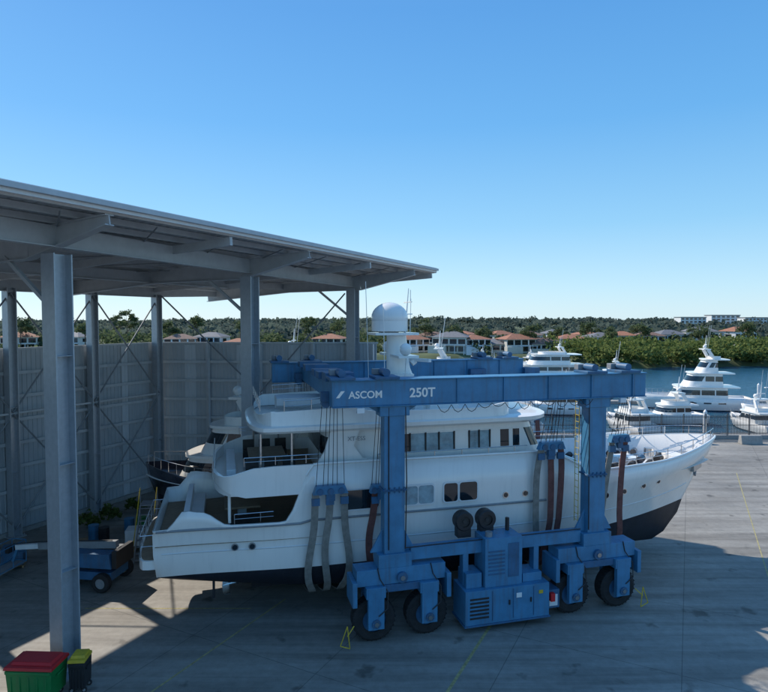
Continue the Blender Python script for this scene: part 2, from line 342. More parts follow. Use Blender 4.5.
# ------------------------------------------------------------ shed
SH=empty('boat_shed',(-10.9,20,0),math.atan2(.892,.453))
def zr(y): return 16.85-.06*(y+1.5)
def hcol(b,x,y,z0,z1,d,m,turn=False):
    def bb(x0,x1,y0,y1,a,c,mm):
        if turn: b.bx(x+y0,x+y1,y+x0,y+x1,a,c,mm)
        else: b.bx(x+x0,x+x1,y+y0,y+y1,a,c,mm)
    h=d/2; t=.05
    bb(-h,h,-h,-h+t,z0,z1,m); bb(-h,h,h-t,h,z0,z1,m); bb(-.03,.03,-h+t,h-t,z0,z1,m)
    b.bx(x-h-.15,x+h+.15,y-h-.15,y+h+.15,.001,z0,m)
    for z in np.arange(3.9,z1,3.9): bb(-h+.05,-.031,-h+t+.001,h-t-.001,z,z+.02,m); bb(.031,h-.05,-h+t+.001,h-t-.001,z,z+.02,m)
    for ax in (-1,1):
        for ay in (-1,1): b.tube((x+ax*(h+.07),y+ay*(h+.07),z0),(x+ax*(h+.07),y+ay*(h+.07),z0+.12),.03,GALVD,6)
b=MB()
FC=[(-22.5,-.6),(-10.8,.4),(1.0,1.4),(12.9,2.5),(26.1,3.65)]
for x,y in FC: hcol(b,x,y,.06,15.35,.72,GALV,True)
bc=[19.7,14.2,8.7,3.2,-2.3,-7.8,-13.3,-18.8]
for x in bc: hcol(b,x,17,.06,14.9,.55,GALV,True)
b.build('columns',SH)
b=MB()
for x in [c[0] for c in FC]:
    for y0,y1,h0,h1 in ((-1.4,3,.35,1.05),(3,9.5,1.05,.7),(9.5,17.9,.7,.8)):
        za=zr(y0)-.3; zb=zr(y1)-.3
        b.beam((x,y0,za-h0/2),(x,y1,zb-h1/2),.05,h0,RAFT,h1=h1)
        b.beam((x,y0,za-h0),(x,y1,zb-h1),.36,.04,RAFT); b.beam((x,y0,za-.02),(x,y1,zb-.02),.34,.035,RAFT)
for x in (7,-5,19.5,29.3,-16):
    b.beam((x,-1.4,zr(-1.4)-.5),(x,17.9,zr(17.9)-.5),.16,.36,RAFT)
for (xa,ya),(xb,yb) in list(zip(FC[:-1],FC[1:]))+[(FC[-1],(29.4,3.95))]:
    h=.75; hb=h if xb<27 else .3
    b.beam((xa,ya,zr(ya)-.32-h/2),(xb,yb,zr(yb)-.32-hb/2),.06,h,RAFT,h1=hb); b.beam((xa,ya,zr(ya)-.32-h),(xb,yb,zr(yb)-.32-hb),.34,.04,RAFT)
for y,h in ((10,.6),(17,.7)):
    z=zr(y)-.32
    b.beam((-22,y,z-h/2),(19.7,y,z-h/2),.06,h,RAFT); b.beam((19.7,y,z-h/2),(29.4,y,z-.15),.06,h,RAFT,h1=.28)
    b.beam((-22,y,z-h),(19.7,y,z-h),.34,.04,RAFT)
for (x,y) in FC[2:]:
    b.beam((x,y+.4,zr(y)-3.2),(x,y+3.0,zr(y)-1.3),.14,.14,RAFT)
for x in np.arange(-20,25,3.9):
    b.tube((x,-1,zr(-1)-.35),(x+3.9,5,zr(5)-.35),.03,GALVD,5); b.tube((x+3.9,5,zr(5)-.36),(x,11,zr(11)-.36),.03,GALVD,5)
b.build('roof_frame',SH)
b=MB(); y=-1.3
while y<18.2:
    z=zr(y)-.15; b.bx(-22,29.6,y-.03,y+.03,z-.12,z+.1,RAFT); b.bx(-22,29.6,y+.03,y+.11,z-.12,z-.1,RAFT); y+=1.3
b.build('purlins',SH)
b=MB(); x=-22.0
prof=[]
while x<29.7:
    prof+=[(x,.0),(x+.22,.0),(x+.26,.05),(x+.34,.05),(x+.38,0)]; x+=.42
b.loft([[(px,-1.5,zr(-1.5)-.03+dz) for px,dz in prof],[(px,18.5,zr(18.5)-.03+dz) for px,dz in prof]],ROOFU,closed=False,smooth=False)
b.build('roof_sheet',SH,solid=.01)
b=MB(); b.bx(-22,29.75,-1.62,-1.54,zr(-1.5)-.24,zr(-1.5)+.1,WHITE2); b.bx(-22,29.75,-1.78,-1.63,zr(-1.5)-.12,zr(-1.5)+.04,RAFT)
b.beam((29.79,-1.55,zr(-1.5)-.1),(29.79,18.5,zr(18.5)-.1),.06,.34,WHITE2)
b.beam((-22,18.55,zr(18.5)-.1),(29.7,18.55,zr(18.5)-.1),.08,.3,WHITE2)
b.build('fascia',SH)
b=MB()
def clad(b,p0,p1,nrm,z0,z1,m):
    L_=(Vector(p1)-Vector(p0)).length; d=(Vector(p1)-Vector(p0))/L_; pr=[]; x=0
    while x<L_-.3:
        for a,o in ((0,0),(.16,0),(.18,.035),(.24,.035),(.26,0)): q=Vector(p0)+d*(x+a)+Vector(nrm)*o; pr.append(q)
        x+=.3
    b.loft([[(q.x,q.y,z0) for q in pr],[(q.x,q.y,z1) for q in pr]],m,closed=False,smooth=False)
WT=11.2
CA=Vector((20.2,17.5,0)); CB=Vector((27.4,2.2,0)); cdv=(CB-CA).normalized(); cn=Vector((cdv.y,-cdv.x,0)); cn=cn if cn.x<0 else -cn; CL=(CB-CA).length
clad(b,(-22,17.55,0),(20.2,17.55,0),(0,-1,0),.25,WT,CLAD)
clad(b,CA+cdv*.05,CB,cn,.25,WT,CLAD)
for i in range(4):
    q=CA+cdv*(2.1+i*4)+cn*.045; clad(b,q,q+cdv*.95,cn,.3,WT-.1,CLADL)
for i in range(8): clad(b,(17.4-i*5.5,17.5,0),(16.5-i*5.5,17.5,0),(0,-1,0),.3,WT-.1,CLADL)
b.bx(-22,20.3,17.35,17.7,.001,.25,CONCB); b.beam(CA+Vector((0,0,.12)),CB+Vector((0,0,.12)),.35,.24,CONCB)
b.bx(-22,20.4,17.5,17.64,WT+.002,WT+.12,RAFT); b.beam(CA+Vector((0,0,WT+.06)),CB+Vector((0,0,WT+.06)),.22,.118,RAFT)
b.build('walls',SH,solid=.006)
b=MB()
for z in np.arange(1.3,11.2,1.42):
    b.bx(-22,19.9,17.30,17.38,z-.1,z+.1,RAFT); b.beam(CA+cn*.2+cdv*.3+Vector((0,0,z)),CB+cn*.2+Vector((0,0,z)),.1,.2,RAFT)
def cw(t,z,o=.32): q=CA+cdv*t+cn*o; return (q.x,q.y,z)
for t in (4,8,12,16.5): b.beam(cw(t,.05,.36),cw(t,WT,.36),.2,.2,RAFT)
for a,c in ((19.7,14.2),(14.2,8.7),(8.7,3.2)):
    b.tube((a,16.9,14.6),(c,16.9,7.5),.05,GALVD,6); b.tube((c,16.85,14.6),(a,16.85,7.5),.05,GALVD,6)
    b.tube((a,16.9,7.4),(c,16.9,.5),.05,GALVD,6); b.tube((c,16.85,7.4),(a,16.85,.5),.05,GALVD,6)
    b.beam((a,16.95,7.45),(c,16.95,7.45),.12,.12,RAFT)
b.tube(cw(.6,14.8,.6),cw(8,7.5,.6),.06,GALVD,6); b.tube((25.9,4.2,15),cw(8,7.5,.6),.06,GALVD,6); b.tube(cw(8,7.5,.6),cw(15,.8,.6),.06,GALVD,6); b.tube(cw(8,7.5,.62),cw(.6,.8,.62),.06,GALVD,6)
b.build('wall_frame',SH)

# ------------------------------------------------------------ main yacht
FR=(-10.2,27.1,0); RZ=R(15)
Y=empty('motor_yacht',FR,RZ)
LEN=30.7
def Bs(u):
    if u<.2: return 3.35+.4*sm(0,.2,u)
    if u<.55: return 3.75
    return max(.06,3.75*(1-((u-.55)/.45)**2.5)**.85)
def Bw(u):
    if u<.25: return 3.0+.6*sm(0,.25,u)
    if u<.48: return 3.6
    return max(.05,3.6*(1-((u-.48)/.52)**1.75))
ZS=[(0,4.4),(.5,4.45),(1.2,5.2),(1.9,5.1),(3.0,4.5),(5.2,4.5),(6.5,6.9),(17.2,6.85),(20.5,5.72),(24,5.75),(30.7,6.2)]
def rows(u):
    e=.8*u**6
    top=[0+u*LEN]; zt=interp(top[0],ZS)
    bs,bw=Bs(u),Bw(u); up=(1-min(1,u/.35))**2
    out=[(top[0],bs,zt),(u*30.15,bs*.985+bw*.0,4.35+(zt-4.35)*.45 if zt>4.6 else 4.42),
      (u*29.6,bs*.78+bw*.2,4.3+e),(u*29.1,bs*.45+bw*.53,3.4+e*.5),(.1+u*28.3,bw,2.45+.25*e),(.35+u*27.75,bw*.96,1.9+.45*up),(1.0+u*26.6,bw*.86,1.35+.75*up),(1.8+u*25.4,bw*.5,.85+1.0*up),(2.4+u*24,.06,.5+1.2*up)]
    return out
NU=110
prof=[rows((i/NU)) for i in range(NU+1)]
rings=[]
for k in prof: rings.append([(s,-n_,z) for s,n_,z in k]+[(s,n_,z) for s,n_,z in k[::-1]])
b=MB(); nr=len(prof[0])
n=2*nr; P=[p for r in rings for p in r]; b.v+=P
for k in range(NU):
    for i in range(n-1):
        row=i if i<nr else n-2-i
        m=BLACKH if (row>=4 or i==nr-1) else WHITE
        b.f.append([k*n+i,k*n+i+1,(k+1)*n+i+1,(k+1)*n+i]); b.m.append(b.mi(m)); b.sm.append(True)
for i in range(nr-1):
    b.f.append([i+1,i,n-1-i,n-2-i]); b.m.append(b.mi(BLACKH if i>=4 else WHITE)); b.sm.append(False)
hull=b.build('hull',Y,sharp=50,solid=.1)
def deck(b,s0,s1,z,m,inset=.06,n=40):
    L_=[];
    for i in range(n+1):
        s_=s0+(s1-s0)*i/n; L_.append((s_,max(.03,Bs(s_/LEN)-inset)))
    b.add([(s_,-w_,z) for s_,w_ in L_]+[(s_,w_,z) for s_,w_ in L_],[(i,i+1,n+2+i,n+1+i) for i in range(n)],m)
b=MB(); deck(b,.05,7,3.75,TEAK); deck(b,17.6,29.9,4.95,WHITE2,.25); deck(b,6.0,18.2,6.0,TEAK,.1)
b.build('decks',Y)
b=MB()
ol=outline(2.3,7.6,3.72,.05,1.2,.75); b.loft([at(ol,5.72),at(ol,5.98)],WHITE,True,True,True)
def band(b,path,z0,z1,th,m):
    A=[];B_=[]
    for (s_,n_) in path:
        A.append((s_,n_)); B_.append((s_+(.0 if abs(n_)>3 else th),n_*(1-th/3.7)))
    R_=[[(p[0],p[1],z0(p[0])) for p in A],[(p[0],p[1],z1(p[0])) for p in A],[(p[0],p[1],z1(p[0])) for p in B_],[(p[0],p[1],z0(p[0])) for p in B_]]
    b.loft(R_,m,closed=False,smooth=True)
ol=outline(2.25,8,3.78,.05,1.4,.7,cuts=(4,4.8,5.6,6.5))
near=[p for p in ol if p[1]<-1e-6 and p[0]<=6.6]
pth=[p for p in near[::-1]]+[(p[0],-p[1]) for p in near]
band(b,pth,lambda s:5.66+.45*sm(3.6,2.2,s),lambda s:6.45+.45*sm(2.3,4.4,s),.12,WHITE)
b.bx(6.6,6.8,-3.6,3.6,3.76,5.7,WHITE); 
cuts=(7.6,8.3,9.0,9.15,10.2,10.35,11.0,13.15,13.9,14.95,15.5,15.95,16.15,16.5)
wins=[(10.35,11.0),(11.0,13.15),(13.9,14.95),(15.5,15.95),(16.15,16.5)]
def house_ring(z):
    k=(z-6)/2.2; return at(outline(7.0,18.4-.95*k,3.0-.12*k,.9,.3,.7,cuts=cuts,nf=16),z)
def hmat(k,c):
    if k==1:
        if c[0]<7.4: return GLASS
        if abs(c[1])>2.7:
            for a,e in wins:
                if a<=c[0]<=e: return TEAL if a in(11.0,13.9) else GLASS
        if c[0]>16.75: return GLASS
    return None
b.loft([house_ring(z) for z in (6.0,6.98,7.85,8.22)],WHITE,True,False,False,True,hmat)
for x in (11.0,11.75,12.4,13.15,13.9,14.4,14.95):
    b.bx(x-.035,x+.035,-2.965,-2.86,6.98,7.85,DARK); b.bx(x-.035,x+.035,2.86,2.965,6.98,7.85,DARK)
for zz in (6.98,7.85): b.bx(10.3,16.5,-2.97+.04*(zz>7.5),-2.9,zz-.03,zz+.03,WHITE)
for sg in (-1,1):
    y0=3.3*sg
    pts=[(7.3,8.25),(8.6,8.25),(8.3,7.5),(8.7,6.95),(9.6,6.7),(6.6,6.7),(7.0,7.3)]
    b.add([(p[0],y0,p[1]) for p in pts]+[(p[0],y0-.12*sg,p[1]) for p in pts],[tuple(range(7)),tuple(range(7,14))[::-1]]+[(i,(i+1)%7,7+(i+1)%7,7+i) for i in range(7)],WHITE)
ol=outline(3.9,18.2,3.45,2.6,1.0,.7,cuts=(9,12,14)); ol2=outline(3.8,18.5,3.55,2.8,1.0,.7,cuts=(9,12,14))
b.loft([at(ol,8.2),at(ol2,8.3),at(ol2,8.46),at(ol,8.5)],WHITE,True,True,True)
def zf(s): return interp(s,[(3.8,8.6),(4.8,9.1),(8.2,9.2),(9.4,8.95),(14,8.95),(16,9.1),(17.5,8.8)])
ol=outline(4.2,16.6,3.35,2.4,.9,.7,cuts=(5.3,6,7,8,8.5,9,9.5,10,12,14)); R0=at(ol,8.5); R1=[(x,y*.97,zf(x)) for x,y in ol]; R2=[(x,y*.93,zf(x)) for x,y in ol]; R3=[(x,y*.93,8.52) for x,y in ol]
b.loft([R0,R1,R2,R3],WHITE)
b.build('superstructure',Y,sharp=32)
b=MB()
def hullwin(s0,s1,z0,z1,m,sg=-1,n_=3.79,r=.12):
    pts=[]
    for cx,cz,a0 in ((s1-r,z0+r,-90),(s1-r,z1-r,0),(s0+r,z1-r,90),(s0+r,z0+r,180)):
        for q in range(4): a=R(a0+q*30); pts.append((cx+r*math.cos(a),cz+r*math.sin(a)))
    k=len(pts); b.add([(p[0],sg*n_,p[1]) for p in pts]+[(p[0],sg*3.7,p[1]) for p in pts],[tuple(range(k))]+[(i,(i+1)%k,k+(i+1)%k,k+i) for i in range(k)],m)
for sg in (-1,1):
    for a_,c_ in ((7.75,9.3),(10.35,11.85),(12.35,13.0),(13.1,13.95)): hullwin(a_-.06,c_+.06,4.76,5.72,WHITE2,sg,3.785,.15)
    hullwin(7.75,9.3,4.83,5.66,GLASS,sg); hullwin(10.35,11.1,4.83,5.64,TEAL,sg); hullwin(11.14,11.85,4.83,5.64,TEAL,sg); hullwin(12.35,13.0,4.82,5.65,GLASS,sg); hullwin(13.1,13.95,4.82,5.65,GLASS,sg)
def hullB(s_,z):
    u=s_/29; return Bs(u)*.6+Bw(u)*.4 if z<4 else Bs(u)*.93+Bw(u)*.06
for s_,z in ((3.2,3.55),(3.9,3.55),(15.4,4.9),(16.4,4.9),(21.0,4.35),(22.2,4.4),(23.6,4.5),(24.8,4.55)):
    for sg in (-1,1):
        n_=hullB(s_,z); b.tube((s_,sg*(n_-.25),z),(s_,sg*(n_+.06),z),.15,STEEL,16); b.tube((s_,sg*(n_-.2),z),(s_,sg*(n_+.068),z),.11,GLASS,16)
b.build('portholes',Y)
b=MB()
for sg in (-1,1):
    pr=[(s_,sg*(Bs(s_/30.15)*.985+.05),4.5 if s_>6 else 4.4) for s_ in np.linspace(.1,17.5,40)]
    b.path(pr,.05,GREY); 
    pr=[(u*29.1,sg*(Bs(u)*.45+Bw(u)*.53+.03),3.4+.4*u**6) for u in np.linspace(0.01,.97,60)]; b.path(pr,.045,WHITE2)
    pr=[(u*LEN,sg*(Bs(u)+.03),interp(u*LEN,ZS)) for u in np.linspace(.2,.998,80)]; b.path(pr,.06,WHITE)
b.build('rub_rails',Y)
b=MB()
b.bx(6.5,6.59,-2.2,2.2,3.8,5.6,GLASS); b.bx(6.54,6.6,-3.3,-2.5,3.9,5.5,GLASS)
b.bx(2.8,4.4,-1.1,1.1,4.4,4.5,TEAK); b.bx(3.4,3.8,-.3,.3,3.75,4.4,WHITE2); b.bx(1.2,1.9,-2.4,2.4,3.76,4.3,WHITE2); b.bx(1.1,1.35,-2.4,2.4,4.3,4.8,WHITE2)
for y in (-1.7,1.7): b.bx(3.0,4.3,y-.25,y+.25,3.76,4.25,DARK)
b.bx(3.9,5.6,-1.2,1.2,6.65,6.74,TEAK); b.bx(4.4,4.8,-.3,.3,5.99,6.65,WHITE2)
for y in (-1.9,1.9):
    for s_ in (4.0,4.8,5.6): b.bx(s_-.28,s_+.28,y-.25,y+.25,6,6.45,DARK); b.bx(s_-.28,s_+.28,y+.2*np.sign(y)-.04,y+.2*np.sign(y)+.04,6.45,6.95,DARK)
b.bx(2.9,3.3,-2.2,2.2,6,6.5,WHITE2)
for sg in (-1,1):
    for s_ in (4.3,5.6): b.tube((s_,sg*3.3,5.99),(s_,sg*3.3,8.2),.06,STEEL)
    b.tube((3.0,sg*3.2,4.5),(3.0,sg*3.2,5.72),.07,WHITE)
b.build('deck_furniture',Y,bevel=.02)
b=MB()
def rail(pts,h,posts=1.2,rr=.02,mid=True):
    top=[(x,y,z+h) for x,y,z in pts]; b.path(top,rr,STEEL); 
    if mid: b.path([(x,y,z+h*.5) for x,y,z in pts],rr*.6,STEEL)
    last=None
    for p in pts:
        if last is None or (Vector(p)-Vector(last)).length>=posts: b.tube(p,(p[0],p[1],p[2]+h),rr,STEEL,6); last=p
for sg in (-1,1):
    rail([(s_,sg*(Bs(s_/LEN)-.05),interp(s_,ZS)) for s_ in np.linspace(20.5,30.2,18)],.55,1.0)
    rail([(s_,sg*3.66,6.95) for s_ in np.linspace(3.6,6.8,6)],.35,.9)
    rail([(s_,sg*3.25,zf(s_)) for s_ in np.linspace(5.3,8.2,6)],.45,.8)
    rail([(s_,sg*3.7,6.9) for s_ in np.linspace(9.3,16.5,12)],.25,1.1,mid=False)
    rail([(s_,sg*(3.4),4.5) for s_ in np.linspace(3.2,4.8,4)],.4,.6)
rail([(2.35,y,6.45) for y in np.linspace(-2.6,2.6,6)],.55,.9); rail([(4.3,y,9.1) for y in np.linspace(-2.9,2.9,6)],.5,.9)
rail([(-.6,y,3.15) for y in np.linspace(-2.6,2.6,6)],.9,1); 
for y in (-2.6,2.6): rail([(-.6,y,3.15),(.0,y,3.15)],.9,.4)
b.build('rails',Y)
b=MB()
ol=outline(-.75,.3,3.0,.05,.5,.6); b.loft([at(ol,2.75),at(ol,3.12)],WHITE,True,True,True)
ol=outline(-.68,.3,2.9,.05,.5,.6); b.loft([at(ol,3.121),at(ol,3.14)],TEAK,True,True,True)
for sg in (-1,1):
    b.beam((2.3,sg*1.5,1.9),(2.3,sg*1.5,.75),.1,.7,BLACKH); b.tube((2.7,sg*1.5,1.15),(5.5,sg*1.4,1.5),.07,STEEL); b.beam((3.2,sg*1.5,1.2),(3.6,sg*1.5,2.2),.08,.35,BLACKH)
    for k in range(4):
        a=k*math.pi/2+.4; b.beam((2.8,sg*1.5,1.15),(2.85,sg*1.5+.55*math.cos(a),1.15+.55*math.sin(a)),.3,.05,STEEL)
    b.beam((28.3,sg*.75,4.75),(29.2,sg*.32,4.9),.5,.7,STEEL); b.beam((28.6,sg*.82,4.2),(29.0,sg*.5,5.0),.12,.25,GREY)
b.bx(4,25,-.2,.2,.3,.62,BLACKH)
b.build('hull_fittings',Y)
b=MB()
b.bx(19.2,21.3,-1.3,1.3,4.96,5.5,WHITE,top=(.85,.85)); b.bx(19.6,20.9,-.9,.9,5.5,5.56,GLASS); b.tube((26.6,-.5,4.96),(26.6,-.5,5.6),.28,STEEL,14); b.tube((26.6,.5,4.96),(26.6,.5,5.6),.28,STEEL,14)
b.bx(24,25.2,-.6,.6,4.96,5.35,WHITE); b.tube((22.4,1.3,4.96),(22.4,1.3,6.3),.17,WHITE,12); b.beam((22.4,1.3,6.25),(25.6,.9,6.5),.2,.25,WHITE,.1,.15)
for i in range(9): 
    s_=21.8+i*.55; b.tube((s_,-1.3,5.1+.3*(i%2)),(s_+.4,-1.0,5.15+.3*(i%2)),.2,random.choice([DARK,GREY,NAVY]),10); b.tube((s_+.1,1.5,5.15),(s_+.5,1.9,5.15),.18,random.choice([DARK,STEEL,NAVY]),10)
b.bx(27.4,28.3,-.5,.5,4.96,5.3,WHITE2); b.tube((30.1,0,6.1),(30.1,0,7.2),.03,STEEL)
b.bx(12.6,14.2,-1.0,1.0,8.5,9.35,WHITE,top=(.8,.9)); b.bx(11.8,12.2,-1.2,1.2,8.5,9.2,WHITE2); b.bx(9.3,10.6,1.2,2.7,8.5,8.95,WHITE2)
def ell(cx,a,c,z): return [(cx+a*math.cos(t),c*math.sin(t),z) for t in np.linspace(0,2*math.pi,17)[:-1]]
b.loft([ell(11.7,1.4,.8,8.5),ell(11.5,.95,.55,9.4),ell(11.3,.62,.4,10.6),ell(11.2,.5,.34,12.3)],WHITE,True,False,True)
b.box((11.3,0,11.25),(1.0,3.6,.12),WHITE); b.box((11.0,0,12.32),(2.2,1.8,.12),WHITE); b.box((11.2,0,10.3),(1.3,1.8,.1),WHITE)
b.tube((10.8,0,12.38),(10.8,0,12.6),.5,WHITE2,18); b.sphere((10.85,0,13.1),.92,WHITE,24,14,.85); b.tube((10.85,0,12.45),(10.85,0,13.1),.9,WHITE,24)
b.box((12.2,-.1,11.0),(.2,1.9,.16),WHITE2,rz=.5); b.tube((12.0,0,10.8),(12.2,0,10.95),.15,WHITE)
for y in (-1.6,1.6): b.sphere((11.2,y,11.6),.3,WHITE,12,8)
b.tube((11.7,.2,12.3),(11.9,.2,14.6),.06,WHITE,8,.02); b.box((11.86,.2,13.9),(.05,1.3,.05),WHITE); b.box((11.8,.2,13.3),(.6,.05,.05),WHITE); b.tube((11.84,-.3,13.9),(11.84,-.3,14.5),.02,WHITE,5);b.tube((12.1,.6,12.2),(12.15,.6,14.1),.02,WHITE,5)
b.tube((10.2,-1.6,8.5),(10.1,-1.6,13.6),.02,WHITE,5); b.tube((10.2,1.6,8.5),(10.0,1.6,15),.02,WHITE,5)
b.path([(11.2,-1.7,11.3),(11.3,-1.0,9.4)],.03,WHITE); b.path([(11.2,1.7,11.3),(11.3,1.0,9.4)],.03,WHITE)
b.loft([[(x,y*w_,9.0+z) for y,z in ((-1,.35),(-.8,0),(0,-.25),(.8,0),(1,.35),(0,.4))] for x,w_ in ((5.2,.75),(6,.85),(7.3,.75),(8.1,.35),(8.4,.05))],WHITE2,True,True,True)
b.build('mast_and_deck_gear',Y,bevel=.015,sharp=40)
text('name_lettering','XT-ESS',Y,(8.0,-3.45,7.75),.26,GREY,off=0)

# ------------------------------------------------------------ travel lift
T=empty('travel_lift',FR,RZ)
NN,NF=-5.5,4.8
b=MB()
for yy,sg in ((NN,-1),(NF,1)):
    x0,x1=(6.9,21.2) if sg<0 else (5.4,20.6)
    for xx in (9.45,18.8):
        b.bx(xx-.43,xx+.43,yy-.3,yy+.3,3.0,9.55,BLUE)
        b.bx(xx-.62,xx+.62,yy-.34,yy+.34,9.15,9.555,BLUE); b.bx(xx-.7,xx+.7,yy-.42,yy+.42,3.0,3.55,BLUE)
        for k in (-1,1):
            b.add([(xx+k*.43,yy-.06,9.15),(xx+k*1.1,yy-.06,9.56),(xx+k*.43,yy-.06,9.56),(xx+k*.43,yy+.06,9.15),(xx+k*1.1,yy+.06,9.56),(xx+k*.43,yy+.06,9.56)],[(0,1,2),(5,4,3),(0,3,4,1),(1,4,5,2),(2,5,3,0)],BLUE)
            b.add([(xx+k*.43,yy-.06,4.5),(xx+k*.95,yy-.06,3.55),(xx+k*.43,yy-.06,3.55),(xx+k*.43,yy+.06,4.5),(xx+k*.95,yy+.06,3.55),(xx+k*.43,yy+.06,3.55)],[(2,1,0),(3,4,5),(0,1,4,3),(1,2,5,4),(2,0,3,5)],BLUE)
        b.bx(xx-.5,xx+.5,yy-.37,yy+.37,6.1,6.13,DBLUE); b.bx(xx-.5,xx+.5,yy-.37,yy+.37,6.14,6.17,DBLUE)
        for k in range(5): b.tube((xx-.4+k*.2,yy-.335,6.02),(xx-.4+k*.2,yy-.335,6.25),.03,DBLUE,6)
    b.bx(x0,x1,yy-.36,yy+.36,9.603,10.6,BLUE)
    b.bx(x0,x1,yy-.46,yy+.46,10.602,10.65,BLUE); b.bx(x0,x1,yy-.44,yy+.44,9.56,9.6,BLUE)
    for xx in np.arange(x0+1.0,x1,2.1):
        if sg>0 or not 7.2<xx<11.6: b.bx(xx-.02,xx+.02,yy-.43,yy-.362,9.603,10.598,BLUE)
    for xx in (x0+.4,x0+2.2,x1-2.6,x1-.9):
        b.bx(xx-.5,xx+.5,yy-.55,yy+.55,10.652,10.76,DBLUE); b.tube((xx,yy-.35,10.9),(xx,yy+.35,10.9),.16,DBLUE,14); b.bx(xx-.35,xx+.1,yy+.42,yy+.75,10.77,11.0,GREY)
    for xx in (7.1,9.25,17.45,21.0):
        yi=yy-sg*.62; b.bx(xx-.5,xx+.5,yi-.16,yi+.16,9.7,10.1,DBLUE)
        for k in (-.3,.3): b.tube((xx+k,(yy-sg*.5),9.62),(xx+k,(yy-sg*.9),9.62),.17,DBLUE,12)
    b.beam((10.16,yy,3.4),(18.08,yy,3.4),.45,.5,BLUE)
    for wa,wb in ((8.6,10.85),(17.6,20.0)):
        c=(wa+wb)/2
        b.bx(wa-.75,wb+.75,yy-.42,yy+.42,2.35,2.997,BLUE); b.bx(c-.8,c+.8,yy-.5,yy+.5,2.05,2.347,DBLUE)
        b.tube((c,yy-.55,2.6),(c,yy+.55,2.6),.22,DBLUE,16); b.tube((c,yy-.6,2.6),(c,yy+.6,2.6),.1,STEEL,12)
        for q in (wa,wb):
            b.bx(q-.33,q+.33,yy-.66,yy-.44,.65,2.34,BLUE); b.bx(q-.33,q+.33,yy+.44,yy+.66,.65,2.34,BLUE); b.bx(q-.4,q+.4,yy-.64,yy+.64,1.9,2.344,BLUE)
            b.tube((q,yy-.72,.9),(q,yy+.72,.9),.18,DBLUE,14); b.tube((q,yy-.76,.9),(q,yy+.76,.9),.09,STEEL,10)
            for a in range(6): b.tube((q+.13*math.cos(a),yy-.74,.9+.13*math.sin(a)),(q+.13*math.cos(a),yy-.7,.9+.13*math.sin(a)),.02,STEEL,5)
        b.bx(wa-.95,wa-.76,yy-.6,yy+.6,1.6,2.6,BLUE); b.bx(wb+.76,wb+.95,yy-.6,yy+.6,1.6,2.6,BLUE)
b.bx(7.0,7.8,NN+.47,NF-.47,9.7,10.5,BLUE); b.bx(6.8,8.0,NN+.6,NN+1.6,10.502,10.85,DBLUE)
for s_ in (1.8,3.0,6.0,8.2): b.bx(6.7,7.9,NN+s_,NN+s_+.9,10.503,10.8,DBLUE)
b.build('frame',T,bevel=.02)
b=MB()
for yy in (NN,NF):
    for q in (8.6,10.85,17.6,20.0):
        b.wheel((q,yy,.88),.88,.62,RUBBER,DBLUE)
        for k in range(30):
            a=k*2*math.pi/30; r0=.885; b.beam((q+r0*math.cos(a),yy-.26,.895+r0*math.sin(a)),(q+r0*math.cos(a+.1),yy+.0,.895+r0*math.sin(a+.1)),.05,.03,RUBBER)
b.build('wheels',T)
b=MB()
f=NN-.8
b.bx(12.35,16.2,f,NN+.55,.35,1.78,BLUE); b.bx(13.3,15.0,NN-.62,NN+.5,1.783,3.85,BLUE); b.bx(12.5,13.2,NN-.5,NN+.4,1.784,2.4,BLUE); b.bx(15.1,16.0,NN-.5,NN+.4,1.784,2.15,BLUE)
for i in range(6): b.bx(12.55,13.4,f-.025,f-.003,.6+i*.16,.68+i*.16,BLACK)
for x in (13.55,14.5,15.45): b.bx(x,x+.03,f-.025,f-.003,.45,1.7,DBLUE)
for x in (14.3,15.3): b.bx(x,x+.06,f-.05,f-.003,1.05,1.25,BLACK)
for i in range(7): b.bx(13.45,14.2,NN-.645,NN-.623,2.3+i*.16,2.37+i*.16,DBLUE)
b.bx(14.35,14.85,NN-.64,NN-.623,2.15,3.6,DBLUE); b.bx(14.65,14.9,f-.025,f-.002,1.3,1.5,WHITE2); b.bx(15.7,15.9,f-.025,f-.002,1.35,1.5,YEL)
b.bx(12.3,16.25,f-.05,NN+.6,.28,.348,DBLUE)
b.tube((14.7,NN+.2,3.85),(14.7,NN+.2,4.4),.09,BLACK,10); b.tube((13.6,NN-.3,3.85),(13.6,NN-.3,4.05),.15,GREY,12)
b.bx(16.3,16.85,NN-.55,NN+.3,.5,1.3,DBLUE); b.bx(16.35,16.75,NN-.575,NN-.553,.6,1.1,WHITE2)
b.bx(16.3,16.5,NN-.8,NN-.62,.9,1.25,RED)
for x in (12.6,15.9): b.bx(x-.12,x+.12,NN-.2,NN+.2,1.79,3.15,BLUE)
b.build('power_pack',T,bevel=.015)
b=MB()
for x in (12.75,13.8): b.wheel((x,NN+.5,4.35),.42,.5,BLACK,DARK); b.bx(x-.3,x+.3,NN+.3,NN+.7,3.66,4.1,BLACK)
for x in (7.4,20.95):
    yy=NN; d=-1 if x<10 else 1
    b.path([(x,yy-.75,1.0),(x+.28*d,yy-.75,.25),(x-.1*d,yy-.75,.1),(x,yy-.75,1.0)],.02,YEL); b.tube((x,yy-.75,.6),(x-.3*d,yy-.6,.9),.02,YEL)
for z in np.arange(3.9,9.4,.3): b.tube((18.3,NN+.35,z),(18.3,NN+.65,z),.012,YEL,5)
b.tube((18.3,NN+.35,3.8),(18.3,NN+.35,9.6),.016,YEL,5); b.tube((18.3,NN+.65,3.8),(18.3,NN+.65,9.6),.016,YEL,5)
